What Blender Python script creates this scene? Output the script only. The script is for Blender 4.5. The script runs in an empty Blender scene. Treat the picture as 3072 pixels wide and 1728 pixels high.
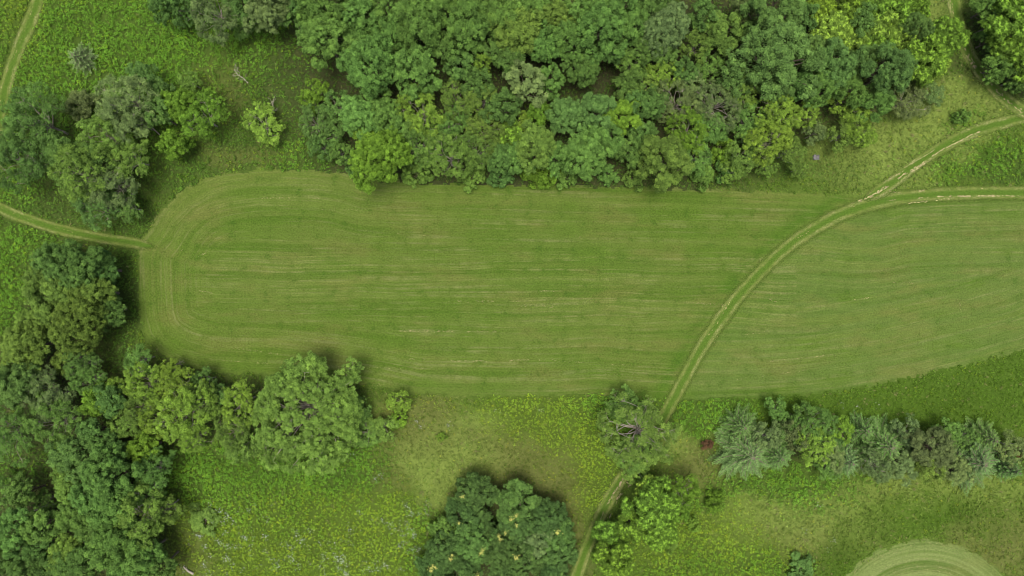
import bpy, math
import numpy as np
from math import radians, pi

# ------------------------------------------------------------------ camera, sky, sun, exposure
S = bpy.context.scene
COL = S.collection
ALT = 120.0                      # drone height above the meadow, metres
PXM = 180.0 / 3072.0             # metres of ground per photograph pixel

cam_d = bpy.data.cameras.new('camera'); cam = bpy.data.objects.new('camera', cam_d); COL.objects.link(cam)
cam.location = (0, 0, ALT); cam.rotation_euler = (0, 0, 0)
cam_d.sensor_width = 36.0; cam_d.lens = 36.0 * ALT / 180.0
cam_d.clip_start = 1.0; cam_d.clip_end = 6000.0
S.camera = cam

SUN_EL, SUN_AZ = 87.0, 215.0     # azimuth from +Y towards +X
w = bpy.data.worlds.new('World'); S.world = w; w.use_nodes = True
nt = w.node_tree
sky = nt.nodes.new('ShaderNodeTexSky'); sky.sky_type = 'NISHITA'; sky.sun_disc = False
sky.sun_elevation = radians(SUN_EL); sky.sun_rotation = radians(SUN_AZ)
sky.air_density = 0.8; sky.dust_density = 6.0; sky.ozone_density = 0.2
bg = nt.nodes['Background']; nt.links.new(sky.outputs[0], bg.inputs[0]); bg.inputs[1].default_value = 0.09
sun_d = bpy.data.lights.new('sun', 'SUN'); sun = bpy.data.objects.new('sun', sun_d); COL.objects.link(sun)
sun_d.energy = 1.5; sun_d.angle = radians(22); sun_d.color = (1.0, 0.94, 0.82)
el, az = radians(SUN_EL), radians(SUN_AZ)
sun.rotation_euler = (pi/2 - el, 0, pi - az)
sun.location = (0, 0, 90)
S.view_settings.view_transform = 'Standard'; S.view_settings.look = 'None'
S.view_settings.gamma = 1.0; S.view_settings.exposure = 1.62
S.render.engine = 'CYCLES'
S.cycles.filter_width = 1.05; S.cycles.max_bounces = 6; S.cycles.diffuse_bounces = 3; S.cycles.transmission_bounces = 3; S.cycles.transparent_max_bounces = 4

# ------------------------------------------------------------------ helpers
rng = np.random.default_rng(7)

def gp(px, py, h=0.0):
    """photograph pixel -> point at height h above the meadow"""
    k = PXM * (ALT - h) / ALT
    return ((px - 1536.0) * k, (864.0 - py) * k, h)

def mesh_np(name, V, F, attrs=None, colors=None, smooth=False):
    """V (n,3) floats, F (m,k) ints with k = 3 or 4"""
    me = bpy.data.meshes.new(name)
    V = np.ascontiguousarray(V, dtype=np.float32); F = np.ascontiguousarray(F, dtype=np.int32)
    m, k = F.shape
    me.vertices.add(len(V)); me.vertices.foreach_set('co', V.ravel())
    me.loops.add(m * k); me.loops.foreach_set('vertex_index', F.ravel())
    me.polygons.add(m)
    me.polygons.foreach_set('loop_start', np.arange(0, m * k, k, dtype=np.int32))
    for n, a in (attrs or {}).items():
        at = me.attributes.new(n, 'FLOAT', 'POINT'); at.data.foreach_set('value', np.ascontiguousarray(a, dtype=np.float32))
    for n, a in (colors or {}).items():
        at = me.attributes.new(n, 'FLOAT_COLOR', 'POINT')
        c = np.ones((len(V), 4), dtype=np.float32); c[:, :3] = a
        at.data.foreach_set('color', c.ravel())
    me.update(calc_edges=True)
    if smooth:
        me.polygons.foreach_set('use_smooth', np.ones(m, dtype=bool))
    return me

def obj(name, me, mat=None, parent=None):
    o = bpy.data.objects.new(name, me); COL.objects.link(o)
    if mat is not None and len(me.materials) == 0: me.materials.append(mat)
    if parent is not None: o.parent = parent
    return o

def tag(o, label=None, cat=None, group=None, kind=None):
    if label: o['label'] = label
    if cat: o['category'] = cat
    if group: o['group'] = group
    if kind: o['kind'] = kind
    return o

_tab = np.random.default_rng(99).random((256, 256))
def vnoise(x, y, scale, seed=0):
    x = np.asarray(x) / scale + seed * 17.31; y = np.asarray(y) / scale + seed * 7.77
    xi = np.floor(x).astype(int); yi = np.floor(y).astype(int)
    fx = x - xi; fy = y - yi; fx = fx*fx*(3-2*fx); fy = fy*fy*(3-2*fy)
    g = lambda a, b: _tab[a % 256, b % 256]
    return (g(xi, yi)*(1-fx) + g(xi+1, yi)*fx)*(1-fy) + (g(xi, yi+1)*(1-fx) + g(xi+1, yi+1)*fx)*fy
def fbm(x, y, scale, seed=0):
    return (vnoise(x, y, scale, seed)*0.5 + vnoise(x, y, scale/2.1, seed+1)*0.3 + vnoise(x, y, scale/4.3, seed+2)*0.2)

def smooth_line(pts, step):
    """Catmull-Rom through pts, resampled every step"""
    P = np.array(pts, dtype=float); P = np.vstack([2*P[0]-P[1], P, 2*P[-1]-P[-2]])
    out = []
    for i in range(1, len(P)-2):
        t = np.linspace(0, 1, 24, endpoint=False)[:, None]
        a, b, c, d = P[i-1], P[i], P[i+1], P[i+2]
        out.append(0.5*((2*b) + (c-a)*t + (2*a-5*b+4*c-d)*t*t + (3*b-a-3*c+d)*t**3))
    out = np.vstack(out + [P[-2][None]])
    L = np.concatenate([[0], np.cumsum(np.linalg.norm(np.diff(out, axis=0), axis=1))])
    s = np.arange(0, L[-1], step)
    return np.stack([np.interp(s, L, out[:, 0]), np.interp(s, L, out[:, 1])], 1)

def poly_dist(x, y, line, closed=False):
    """distance of points to a polyline, and the signed side of the nearest segment"""
    best = np.full(x.shape, 1e18); side = np.zeros(x.shape)
    n = len(line)
    for i in range(n if closed else n-1):
        a = line[i]; b = line[(i+1) % n]; d = b - a; dd = (d @ d) + 1e-12
        t = np.clip(((x-a[0])*d[0] + (y-a[1])*d[1]) / dd, 0, 1)
        ex = x - a[0] - t*d[0]; ey = y - a[1] - t*d[1]; q = ex*ex + ey*ey
        m = q < best
        best = np.where(m, q, best); side = np.where(m, np.sign(d[0]*ey - d[1]*ex), side)
    return np.sqrt(best), side

def inside(x, y, poly):
    r = np.zeros(x.shape, bool); n = len(poly)
    for i in range(n):
        x0, y0 = poly[i]; x1, y1 = poly[(i+1) % n]
        if y0 == y1: continue
        c = ((y0 > y) != (y1 > y)) & (x < (x1-x0)*(y-y0)/(y1-y0) + x0)
        r ^= c
    return r

def norm(a): return a / (np.linalg.norm(a, axis=-1, keepdims=True) + 1e-9)

# ------------------------------------------------------------------ materials
def new_mat(name):
    m = bpy.data.materials.new(name); m.use_nodes = True
    t = m.node_tree
    for n in list(t.nodes): t.nodes.remove(n)
    return m, t, t.nodes.new('ShaderNodeOutputMaterial')

class N:
    """short-hand node building"""
    def __init__(s, t): s.t = t
    def node(s, typ, **kw):
        n = s.t.nodes.new(typ)
        for k, v in kw.items(): setattr(n, k, v)
        return n
    def link(s, a, b): s.t.links.new(a, b)
    def put(s, sock, v):
        if isinstance(v, bpy.types.NodeSocket): s.link(v, sock)
        else: sock.default_value = v
    def math(s, op, a, b=0.0, clamp=False):
        n = s.node('ShaderNodeMath', operation=op, use_clamp=clamp); s.put(n.inputs[0], a); s.put(n.inputs[1], b); return n.outputs[0]
    def mix(s, f, a, b, blend='MIX'):
        n = s.node('ShaderNodeMix', data_type='RGBA', blend_type=blend)
        s.put(n.inputs[0], f)
        for k, v in ((6, a), (7, b)):
            if isinstance(v, tuple) and len(v) == 3: v = v + (1,)
            s.put(n.inputs[k], v)
        return n.outputs[2]
    def ramp(s, v, lo, hi, a=0.0, b=1.0):
        n = s.node('ShaderNodeMapRange', interpolation_type='SMOOTHSTEP'); s.put(n.inputs[0], v)
        n.inputs[1].default_value = lo; n.inputs[2].default_value = hi; n.inputs[3].default_value = a; n.inputs[4].default_value = b
        return n.outputs[0]
    def noise(s, vec, scale, detail=3.0, rough=0.55):
        n = s.node('ShaderNodeTexNoise'); s.put(n.inputs['Vector'], vec)
        n.inputs['Scale'].default_value = scale; n.inputs['Detail'].default_value = detail; n.inputs['Roughness'].default_value = rough
        return n.outputs['Fac']
    def attr(s, name, out='Fac'):
        return s.node('ShaderNodeAttribute', attribute_name=name).outputs[out]
    def pos(s): return s.node('ShaderNodeNewGeometry').outputs['Position']
    def scale_vec(s, v, k):
        n = s.node('ShaderNodeVectorMath', operation='MULTIPLY'); s.put(n.inputs[0], v); n.inputs[1].default_value = k; return n.outputs[0]
    def val(s, c, f):
        """colour times factor"""
        n = s.node('ShaderNodeVectorMath', operation='SCALE'); s.put(n.inputs[0], c); s.put(n.inputs[3], f); return n.outputs[0]
    def diffuse(s, col, bump=None, strength=0.5, dist=0.05, rough=0.9):
        n = s.node('ShaderNodeBsdfPrincipled'); s.put(n.inputs['Base Color'], col)
        n.inputs['Roughness'].default_value = rough; n.inputs['Specular IOR Level'].default_value = 0.05
        if bump is not None:
            b = s.node('ShaderNodeBump'); b.inputs['Strength'].default_value = strength; b.inputs['Distance'].default_value = dist
            s.link(bump, b.inputs['Height']); s.link(b.outputs[0], n.inputs['Normal'])
        return n.outputs[0]

def leaf_shader(n, col, out, trans=0.3, rough=0.6, spec=0.06):
    p = n.node('ShaderNodeBsdfPrincipled'); n.put(p.inputs['Base Color'], col)
    p.inputs['Roughness'].default_value = rough; p.inputs['Specular IOR Level'].default_value = spec
    tr = n.node('ShaderNodeBsdfTranslucent'); n.put(tr.inputs[0], n.mix(0.5, col, (0.10, 0.22, 0.02), 'MIX'))
    mx = n.node('ShaderNodeMixShader'); mx.inputs[0].default_value = trans
    n.link(p.outputs[0], mx.inputs[1]); n.link(tr.outputs[0], mx.inputs[2]); n.link(mx.outputs[0], out.inputs[0])

def foliage_material(name, trans=0.28):
    """leaf colour = the tree's own colour (object colour), varied leaf by leaf and spray by spray"""
    m, t, out = new_mat(name); n = N(t)
    oi = n.node('ShaderNodeObjectInfo')
    tint = n.attr('tint')
    nz = n.noise(n.pos(), 0.5, 2.0)
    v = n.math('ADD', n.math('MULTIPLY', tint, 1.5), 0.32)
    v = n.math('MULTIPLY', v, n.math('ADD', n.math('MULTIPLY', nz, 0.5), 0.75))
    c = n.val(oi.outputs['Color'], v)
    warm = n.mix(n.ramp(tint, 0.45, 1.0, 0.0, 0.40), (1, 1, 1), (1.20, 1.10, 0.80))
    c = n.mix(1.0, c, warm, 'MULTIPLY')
    leaf_shader(n, c, out, trans)
    return m
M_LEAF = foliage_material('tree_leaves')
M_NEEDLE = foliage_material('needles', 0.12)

def plant_material(name, trans=0.3):
    m, t, out = new_mat(name); n = N(t)
    leaf_shader(n, n.attr('col', 'Color'), out, trans)
    return m
M_PLANT = plant_material('meadow_plants')

def bark(name, col):
    m, t, out = new_mat(name); n = N(t)
    nz = n.noise(n.scale_vec(n.pos(), (1, 1, 0.25)), 6.0, 4.0)
    c = n.mix(nz, tuple(k*0.55 for k in col), tuple(min(1, k*1.35) for k in col))
    n.link(n.diffuse(c, nz, 0.6, 0.03), out.inputs[0]); return m
M_BARK = bark('bark', (0.10, 0.085, 0.065))
M_GREYBARK = bark('grey_bark', (0.22, 0.20, 0.17))
M_DEAD = bark('dead_wood', (0.20, 0.185, 0.155))

# ------------------------------------------------------------------ plan of the place (photograph pixels -> metres)
FIELD_PX = [(411, 787), (414, 752), (428, 715), (452, 688), (487, 629), (540, 575), (603, 542), (670, 522), (757, 510), (859, 508), (955, 511), (1028, 520),
            (1100, 540), (1180, 546), (1300, 549), (1500, 553), (1700, 558), (1950, 563), (2100, 566), (2300, 573), (2480, 579), (2560, 588), (2620, 588), (2700, 568), (2850, 560), (3072, 557),
            (3300, 556), (3300, 960), (3072, 1047), (2940, 1085), (2802, 1116), (2680, 1144), (2564, 1165), (2470, 1178), (2385, 1187), (2270, 1194), (2147, 1197), (2027, 1199), (1900, 1192),
            (1789, 1182), (1660, 1188), (1550, 1189), (1400, 1187), (1252, 1184), (1133, 1160), (1000, 1140), (835, 1124), (700, 1120), (620, 1114), (537, 1091), (477, 1058),
            (436, 1010), (418, 950), (413, 870)]
def line_m(px): return np.array([gp(a, b)[:2] for a, b in px])
FIELD = line_m(FIELD_PX)
TRACKS = {
 'main':  [(3200, 578), (3072, 578), (2960, 578), (2850, 581), (2760, 587), (2680, 597), (2600, 615), (2520, 645), (2440, 688), (2370, 735), (2300, 797), (2250, 850), (2200, 908), (2150, 975), (2110, 1035), (2070, 1105),
           (2030, 1180), (1990, 1250), (1945, 1320), (1895, 1390), (1855, 1452), (1820, 1512), (1785, 1585), (1755, 1660), (1728, 1740), (1705, 1830)],
 'fork':  [(2590, 600), (2640, 572), (2690, 538), (2740, 498), (2810, 452), (2880, 413), (2940, 388), (3000, 371), (3072, 352), (3160, 332)],
 'wood':  [(2856, -60), (2862, 0), (2868, 40), (2882, 92), (2900, 146), (2926, 196), (2960, 240), (3000, 282), (3040, 314), (3090, 345), (3160, 375)],
 'corner':[(140, -60), (114, 0), (86, 75), (60, 134), (32, 210), (12, 278), (-2, 345), (-12, 430), (-20, 520)],
 'side':  [(-120, 575), (-40, 606), (0, 624), (50, 646), (99, 663), (150, 680), (199, 693), (298, 713), (370, 724), (425, 733), (480, 745)],
}
TR = {k: smooth_line(line_m(v), 0.5) for k, v in TRACKS.items()}
TRW = {'main': 1.35, 'fork': 1.3, 'wood': 1.5, 'corner': 1.5, 'side': 1.2}
ARC_C = np.array(gp(2776, 1938)[:2]); ARC_R = 318 * PXM     # the end of a second mown field

# low vegetation zones: centre, radii (px), kind, strength
LUSH, LIME, DARKW, PALE, DULL, DEEP, FLOOR, BASE = range(8)
ZONES = [
 (450, 160, 420, 170, LUSH, 1.6), (250, 330, 300, 160, LUSH, 1.2), (820, 330, 160, 150, DARKW, .9), (60, 60, 60, 120, LIME, 1.0), (700, 150, 160, 100, LUSH, 1.2),
 (690, 250, 70, 65, DULL, 1.5), (690, 330, 90, 40, DULL, 0.8), (745, 470, 110, 22, DULL, 1.4), (640, 460, 120, 45, DARKW, 0.7), (900, 470, 120, 40, LUSH, 1.4),
 (520, 520, 80, 50, DARKW, 1.0), (180, 640, 200, 50, DARKW, 1.0), (40, 570, 80, 50, LUSH, 1.0), (70, 780, 110, 110, LUSH, 1.6), (30, 900, 60, 90, LUSH, 1.3), (370, 900, 45, 220, DARKW, 1.8),
 (380, 640, 60, 60, DARKW, 1.0), (60, 1390, 140, 60, LUSH, .9), (150, 1460, 60, 40, DULL, 1.0), (560, 1420, 60, 90, LUSH, 1.0),
 (760, 1430, 250, 120, LUSH, 1.7), (1000, 1380, 140, 80, LUSH, 1.3), (860, 1560, 260, 90, LIME, 1.3), (950, 1660, 330, 110, LIME, 1.5), (640, 1640, 120, 90, LIME, 1.0), (560, 1680, 60, 60, DULL, 1.2),
 (1270, 1640, 60, 110, LUSH, 1.2), (1250, 1225, 110, 45, DULL, 1.0), (1300, 1300, 110, 60, DULL, 0.9), (1150, 1400, 70, 90, DULL, 0.8), (1330, 1390, 110, 90, PALE, 2.0), (1290, 1500, 45, 60, PALE, 1.5), (1440, 1260, 80, 40, PALE, 1.0),
 (1560, 1420, 130, 60, DULL, 2.2), (1640, 1490, 110, 60, DULL, 1.8), (1720, 1560, 40, 100, DULL, 1.8), (1630, 1250, 150, 70, LIME, 1.6), (1720, 1340, 120, 90, LIME, 1.5), (1770, 1450, 50, 80, LIME, 1.5), (1500, 1330, 110, 45, DULL, 0.8),
 (1800, 1240, 110, 70, LUSH, 1.0), (2120, 1230, 130, 45, LUSH, 1.5), (2300, 1210, 200, 30, DEEP, 1.4), (2600, 1215, 240, 50, DEEP, 2.0), (2900, 1170, 240, 90, DEEP, 2.0), (2080, 1360, 60, 70, DULL, 1.0), (2040, 1300, 60, 50, PALE, .8),
 (2130, 1430, 110, 50, DULL, 1.0), (2200, 1480, 130, 50, LUSH, 1.1), (2400, 1470, 170, 45, LUSH, 1.5), (2150, 1640, 170, 90, LIME, 1.7), (2200, 1720, 200, 60, LUSH, 1.0), (2330, 1560, 170, 70, PALE, 1.2), (2560, 1540, 140, 60, PALE, 1.3),
 (2440, 1620, 130, 60, DULL, 1.0), (2800, 1480, 260, 50, PALE, .8), (2660, 1560, 130, 40, DEEP, 2.4), (2800, 1530, 130, 32, DEEP, 1.8), (2500, 1640, 50, 80, DEEP, 2.2), (2900, 1540, 170, 60, DEEP, 1.0), (3000, 1620, 120, 100, DULL, 1.0), (2540, 1660, 60, 90, DEEP, 1.2), (2410, 1700, 60, 40, DARKW, 1.0),
 (2600, 470, 170, 70, PALE, 1.0), (2700, 400, 150, 80, PALE, 1.0), (2850, 300, 110, 70, PALE, 1.3), (2950, 340, 60, 35, PALE, 1.0), (2885, 355, 40, 30, LUSH, 1.4), (2450, 500, 170, 40, DARKW, .7), (2920, 460, 160, 50, LUSH, .8), (3010, 500, 90, 50, DARKW, 0.6), (2900, 445, 40, 25, PALE, 1.5),
 (2800, 30, 40, 60, PALE, 1.5),
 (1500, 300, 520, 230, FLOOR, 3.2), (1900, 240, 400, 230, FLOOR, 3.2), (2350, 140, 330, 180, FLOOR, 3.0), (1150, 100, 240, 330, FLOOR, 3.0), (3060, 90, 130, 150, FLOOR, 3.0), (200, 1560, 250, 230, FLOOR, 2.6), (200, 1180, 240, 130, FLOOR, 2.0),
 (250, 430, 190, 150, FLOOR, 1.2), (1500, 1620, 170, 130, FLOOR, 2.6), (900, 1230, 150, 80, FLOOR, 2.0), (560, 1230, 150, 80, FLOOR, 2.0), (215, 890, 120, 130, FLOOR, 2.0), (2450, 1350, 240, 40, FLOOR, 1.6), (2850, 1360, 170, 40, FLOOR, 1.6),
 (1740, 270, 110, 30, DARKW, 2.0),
]
#            soil/thatch colour          plant colour               leafy, tall grass density, height
ZC = {
 LUSH:  ((0.0313, 0.0583, 0.0087), (0.0715, 0.1620, 0.0145), 1.00, 0.10, 0.75),
 LIME:  ((0.0405, 0.0678, 0.0087), (0.1309, 0.2147, 0.0174), 0.85, 0.30, 0.45),
 DARKW: ((0.0269, 0.0470, 0.0092), (0.0538, 0.1140, 0.0147), 1.00, 0.15, 0.70),
 PALE:  ((0.0911, 0.1280, 0.0258), (0.1428, 0.1980, 0.0442), 0.12, 1.00, 0.55),
 DULL:  ((0.0662, 0.0780, 0.0202), (0.0869, 0.1140, 0.0239), 0.15, 0.70, 0.35),
 DEEP:  ((0.0310, 0.0620, 0.0064), (0.0559, 0.1120, 0.0101), 0.25, 0.90, 0.35),
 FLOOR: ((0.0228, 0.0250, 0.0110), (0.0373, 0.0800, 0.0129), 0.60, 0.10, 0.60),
 BASE:  ((0.0435, 0.0740, 0.0110), (0.0704, 0.1300, 0.0147), 0.50, 0.60, 0.45),
}
ZG = np.array([ZC[i][0] for i in range(8)]); ZP = np.array([ZC[i][1] for i in range(8)])
ZD = np.array([[ZC[i][2], ZC[i][3], ZC[i][4]] for i in range(8)])

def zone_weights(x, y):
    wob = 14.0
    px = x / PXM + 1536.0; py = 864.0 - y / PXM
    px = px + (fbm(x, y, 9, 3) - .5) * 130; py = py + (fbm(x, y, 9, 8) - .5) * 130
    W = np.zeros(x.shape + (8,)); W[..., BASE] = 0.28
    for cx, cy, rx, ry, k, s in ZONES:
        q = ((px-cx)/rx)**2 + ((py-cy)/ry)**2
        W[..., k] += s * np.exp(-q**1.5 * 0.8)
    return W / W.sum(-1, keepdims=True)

# ------------------------------------------------------------------ ground
def ground_material():
    m, t, out = new_mat('meadow_ground'); n = N(t); p = n.pos()
    a = n.noise(p, 0.22, 4.0); b = n.noise(p, 1.6, 5.0, 0.65); c = n.noise(p, 6.0, 3.0, 0.7)
    v = n.math('ADD', n.math('MULTIPLY', a, 0.5), n.math('ADD', n.math('MULTIPLY', b, 0.8), n.math('MULTIPLY', c, 0.7)))
    col = n.val(n.attr('col', 'Color'), v)
    col = n.mix(n.ramp(b, 0.58, 0.75, 0, 0.35), col, (0.16, 0.14, 0.06))
    n.link(n.diffuse(col, n.math('ADD', b, n.math('MULTIPLY', c, 0.5)), 0.9, 0.25), out.inputs[0])
    return m
gx = np.concatenate([[-2500, -1200, -600, -300, -170], np.arange(-118, 118.1, 0.6), [170, 300, 600, 1200, 2500]])
gy = np.concatenate([[-2500, -1200, -600, -300, -130], np.arange(-74, 74.1, 0.6), [130, 300, 600, 1200, 2500]])
GX, GY = np.meshgrid(gx, gy); nx, ny = len(gx), len(gy)
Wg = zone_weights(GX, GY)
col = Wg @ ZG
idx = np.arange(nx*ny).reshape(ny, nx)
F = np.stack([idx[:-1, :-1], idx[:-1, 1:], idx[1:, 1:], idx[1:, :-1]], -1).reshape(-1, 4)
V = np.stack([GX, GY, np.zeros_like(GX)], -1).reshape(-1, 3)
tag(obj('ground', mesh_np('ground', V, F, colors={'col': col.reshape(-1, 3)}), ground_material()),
    'uneven green meadow ground under the weeds and trees', 'ground', kind='structure')

# ------------------------------------------------------------------ mown fields
def field_material():
    m, t, out = new_mat('mown_grass'); n = N(t); p = n.pos()
    mow = n.attr('mow'); far = n.attr('far'); lush = n.attr('lush')
    sx = n.node('ShaderNodeSeparateXYZ'); n.link(p, sx.inputs[0])
    cv = n.node('ShaderNodeCombineXYZ')
    n.link(mow, cv.inputs[0]); n.link(n.math('MULTIPLY', sx.outputs[0], 0.022), cv.inputs[1]); n.link(n.math('MULTIPLY', sx.outputs[1], 0.022), cv.inputs[2])
    cw = n.node('ShaderNodeCombineXYZ')                # straight passes of the field's middle
    warp = n.math('MULTIPLY', n.noise(p, 0.03, 2.0), 3.0)
    n.link(n.math('ADD', sx.outputs[1], warp), cw.inputs[0]); n.link(n.math('MULTIPLY', sx.outputs[0], 0.018), cw.inputs[1])
    inner = n.attr('inner')
    def passes(scale, det, rough):
        a_ = n.noise(cv.outputs[0], scale, det, rough); b_ = n.noise(cw.outputs[0], scale, det, rough)
        mx_ = n.node('ShaderNodeMix'); n.link(inner, mx_.inputs[0]); n.link(a_, mx_.inputs[2]); n.link(b_, mx_.inputs[3])
        k_ = n.math('MULTIPLY', n.math('ADD', n.math('MULTIPLY', inner, 0.25), 0.80), n.ramp(n.noise(p, 0.12, 3.0), 0.35, 0.60, 0.80, 1.20))
        return n.math('ADD', n.math('MULTIPLY', n.math('SUBTRACT', mx_.outputs[0], 0.5), k_), 0.5)
    s1 = passes(0.55, 2.0, 0.6)        # broad mowing passes
    s2 = passes(1.9, 3.0, 0.65)        # raked lines
    big = n.noise(p, 0.06, 4.0); mid = n.noise(p, 0.5, 4.0, 0.6); fine = n.noise(p, 3.4, 4.0, 0.8)
    base = n.mix(n.ramp(big, 0.35, 0.65), (0.0409, 0.0723, 0.0094), (0.0500, 0.0758, 0.0129))
    base = n.mix(n.math('MULTIPLY', far, 0.55, True), base, (0.0546, 0.0853, 0.0201))
    base = n.mix(n.ramp(s1, 0.44, 0.64, 0.0, 0.7), base, (0.0574, 0.0845, 0.0153))
    base = n.mix(n.ramp(s1, 0.50, 0.36, 0.0, 0.6), base, (0.0327, 0.0636, 0.0070))
    base = n.mix(n.math('MULTIPLY', lush, 0.8), base, (0.0298, 0.0650, 0.0059))
    patch = n.noise(n.scale_vec(p, (0.5, 1.6, 1)), 0.16, 4.0, 0.6)
    base = n.mix(n.ramp(patch, 0.48, 0.68, 0.0, 0.36), base, (0.0791, 0.0782, 0.0227))
    base = n.mix(n.ramp(patch, 0.46, 0.32, 0.0, 0.6), base, (0.0417, 0.0763, 0.0090))
    dry = n.math('MULTIPLY', n.ramp(s2, 0.50, 0.66), n.ramp(mid, 0.32, 0.60))
    base = n.mix(n.math('MULTIPLY', dry, 0.62), base, (0.0843, 0.0980, 0.0324))
    base = n.mix(n.ramp(s2, 0.48, 0.34, 0.0, 0.4), base, (0.0306, 0.0613, 0.0070))
    base = n.mix(n.math('MULTIPLY', n.ramp(mid, 0.42, 0.30), 0.4), base, (0.0256, 0.0613, 0.0070))
    s3 = passes(4.2, 2.0, 0.5)
    base = n.mix(n.ramp(s3, 0.60, 0.76, 0.0, 0.35), base, (0.1035, 0.1210, 0.0364))
    base = n.mix(n.ramp(s3, 0.42, 0.28, 0.0, 0.35), base, (0.0381, 0.0716, 0.0090))
    base = n.mix(n.math('MULTIPLY', n.attr('arc'), n.ramp(s1, 0.38, 0.62, 0.05, 0.75)), base, (0.1027, 0.1322, 0.0436))
    v = n.math('ADD', n.math('MULTIPLY', fine, 1.7), n.math('ADD', n.math('MULTIPLY', mid, 0.4), -0.05))
    colr = n.val(base, v)
    h = n.math('ADD', n.math('MULTIPLY', fine, 0.5), n.math('MULTIPLY', s2, 0.4))
    n.link(n.diffuse(colr, h, 0.8, 0.12), out.inputs[0])
    return m
M_FIELD = field_material()

def grid_sheet(x0, x1, y0, y1, step, keep, z):
    xs = np.arange(x0, x1, step); ys = np.arange(y0, y1, step)
    X, Y = np.meshgrid(xs, ys)
    r = np.random.default_rng(5)
    X = X + r.uniform(-.3, .3, X.shape)*step; Y = Y + r.uniform(-.3, .3, Y.shape)*step
    idx = np.arange(X.size).reshape(X.shape)
    F = np.stack([idx[:-1, :-1], idx[:-1, 1:], idx[1:, 1:], idx[1:, :-1]], -1).reshape(-1, 4)
    cx = X.ravel()[F].mean(1); cy = Y.ravel()[F].mean(1)
    F = F[keep(cx, cy)]
    used, inv = np.unique(F, return_inverse=True)
    V = np.stack([X.ravel()[used], Y.ravel()[used], np.full(len(used), z)], 1)
    return V, inv.reshape(-1, 4)

def field_keep(x, y):
    x = x + (fbm(x, y, 1.6, 21)-.5)*1.5; y = y + (fbm(x, y, 1.6, 25)-.5)*1.5
    return inside(x, y, FIELD)
V, F = grid_sheet(-68, 103, -22, 23, 0.34, field_keep, 0.006)
d, _ = poly_dist(V[:, 0], V[:, 1], FIELD, True)
dt, side = poly_dist(V[:, 0], V[:, 1], TR['main'])
far = 1/(1+np.exp(-(dt*np.where(side > 0, 1, -1))*0.9))
# the line runs from the right edge down to the lower edge, so its left side is the far (right-hand) field
lush = np.exp(-((dt-2.6)/1.1)**2) * (side < 0) * (V[:, 0] < 62)
tag(obj('mown_field', mesh_np('mown_field', V, F, {'mow': d, 'far': far, 'lush': lush, 'inner': np.clip((d-6)/8, 0, 1)*np.where(V[:, 0] > 50, 0.35, 1.0)}), M_FIELD),
    'short mown grass field with faint mowing lines and a rounded end', 'field', kind='structure')
def arc_keep(x, y): return np.hypot(x-ARC_C[0], y-ARC_C[1]) < ARC_R + (fbm(x, y, 1.6, 31)-.5)*1.5
V, F = grid_sheet(ARC_C[0]-20, ARC_C[0]+20, ARC_C[1]-20, ARC_C[1]+20, 0.30, arc_keep, 0.006)
d = ARC_R - np.hypot(V[:, 0]-ARC_C[0], V[:, 1]-ARC_C[1])
tag(obj('mown_field', mesh_np('mown_clearing', V, F, {'mow': d*1.7+40, 'far': np.ones(len(V)), 'arc': np.ones(len(V)), 'lush': np.zeros(len(V)), 'inner': np.zeros(len(V))}), M_FIELD),
    'pale mown grass patch with a round end and curved mowing lines', 'field', kind='structure')

# ------------------------------------------------------------------ vehicle tracks
def track_material(dirt):
    m, t, out = new_mat('worn_track'); n = N(t); p = n.pos()
    u = n.attr('across')
    w1 = n.noise(p, 0.35, 2.0); mid = n.noise(p, 0.9, 3.0); fine = n.noise(p, 3.5, 4.0, 0.75)
    uu = n.math('ADD', u, n.math('MULTIPLY', n.math('SUBTRACT', w1, 0.5), 0.6))
    au = n.math('ABSOLUTE', uu)
    rut = n.ramp(n.math('ABSOLUTE', n.math('SUBTRACT', au, 0.68)), 0.42, 0.04)
    verge = n.ramp(au, 1.0, 1.35)
    base = n.mix(n.ramp(au, 0.1, 0.5), (0.0400, 0.0760, 0.0095), (0.0500, 0.0820, 0.0130))
    base = n.mix(verge, base, (0.0480, 0.0820, 0.0120))
    base = n.mix(n.math('MULTIPLY', rut, n.ramp(mid, 0.30, 0.70, 0.10, 0.70 if dirt < 0.55 else 0.55)), base, (0.1050, 0.1200, 0.0340))
    soil = n.math('MULTIPLY', n.math('MULTIPLY', rut, n.ramp(fine, 0.45, 0.62)), n.ramp(w1, 0.42, 0.62, 0.0, dirt))
    base = n.mix(soil, base, (0.1680, 0.1700, 0.0780))
    col = n.val(base, n.math('ADD', n.math('MULTIPLY', fine, 1.6), 0.2))
    bs = n.diffuse(col, fine, 0.7, 0.1)
    edge = n.math('ADD', n.math('ADD', n.math('ABSOLUTE', u), n.attr('fade')), n.math('MULTIPLY', n.math('SUBTRACT', fine, 0.5), 1.6))
    tr = n.node('ShaderNodeBsdfTransparent'); mx = n.node('ShaderNodeMixShader')
    n.link(n.ramp(edge, 0.60, 1.5), mx.inputs[0]); n.link(bs, mx.inputs[1]); n.link(tr.outputs[0], mx.inputs[2]); n.link(mx.outputs[0], out.inputs[0])
    return m
TL = {'main': ('grassy vehicle track with two pale ruts crossing the mown field', 0.5), 'fork': ('vehicle track with bare soil ruts climbing away from the mown field corner', 1.0),
      'wood': ('worn track running between the wood and the separate bright thicket', 0.9), 'corner': ('worn straw flecked track passing the weedy meadow', 0.7), 'side': ('narrow worn track leading into the rounded field end', 0.6)}
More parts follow.
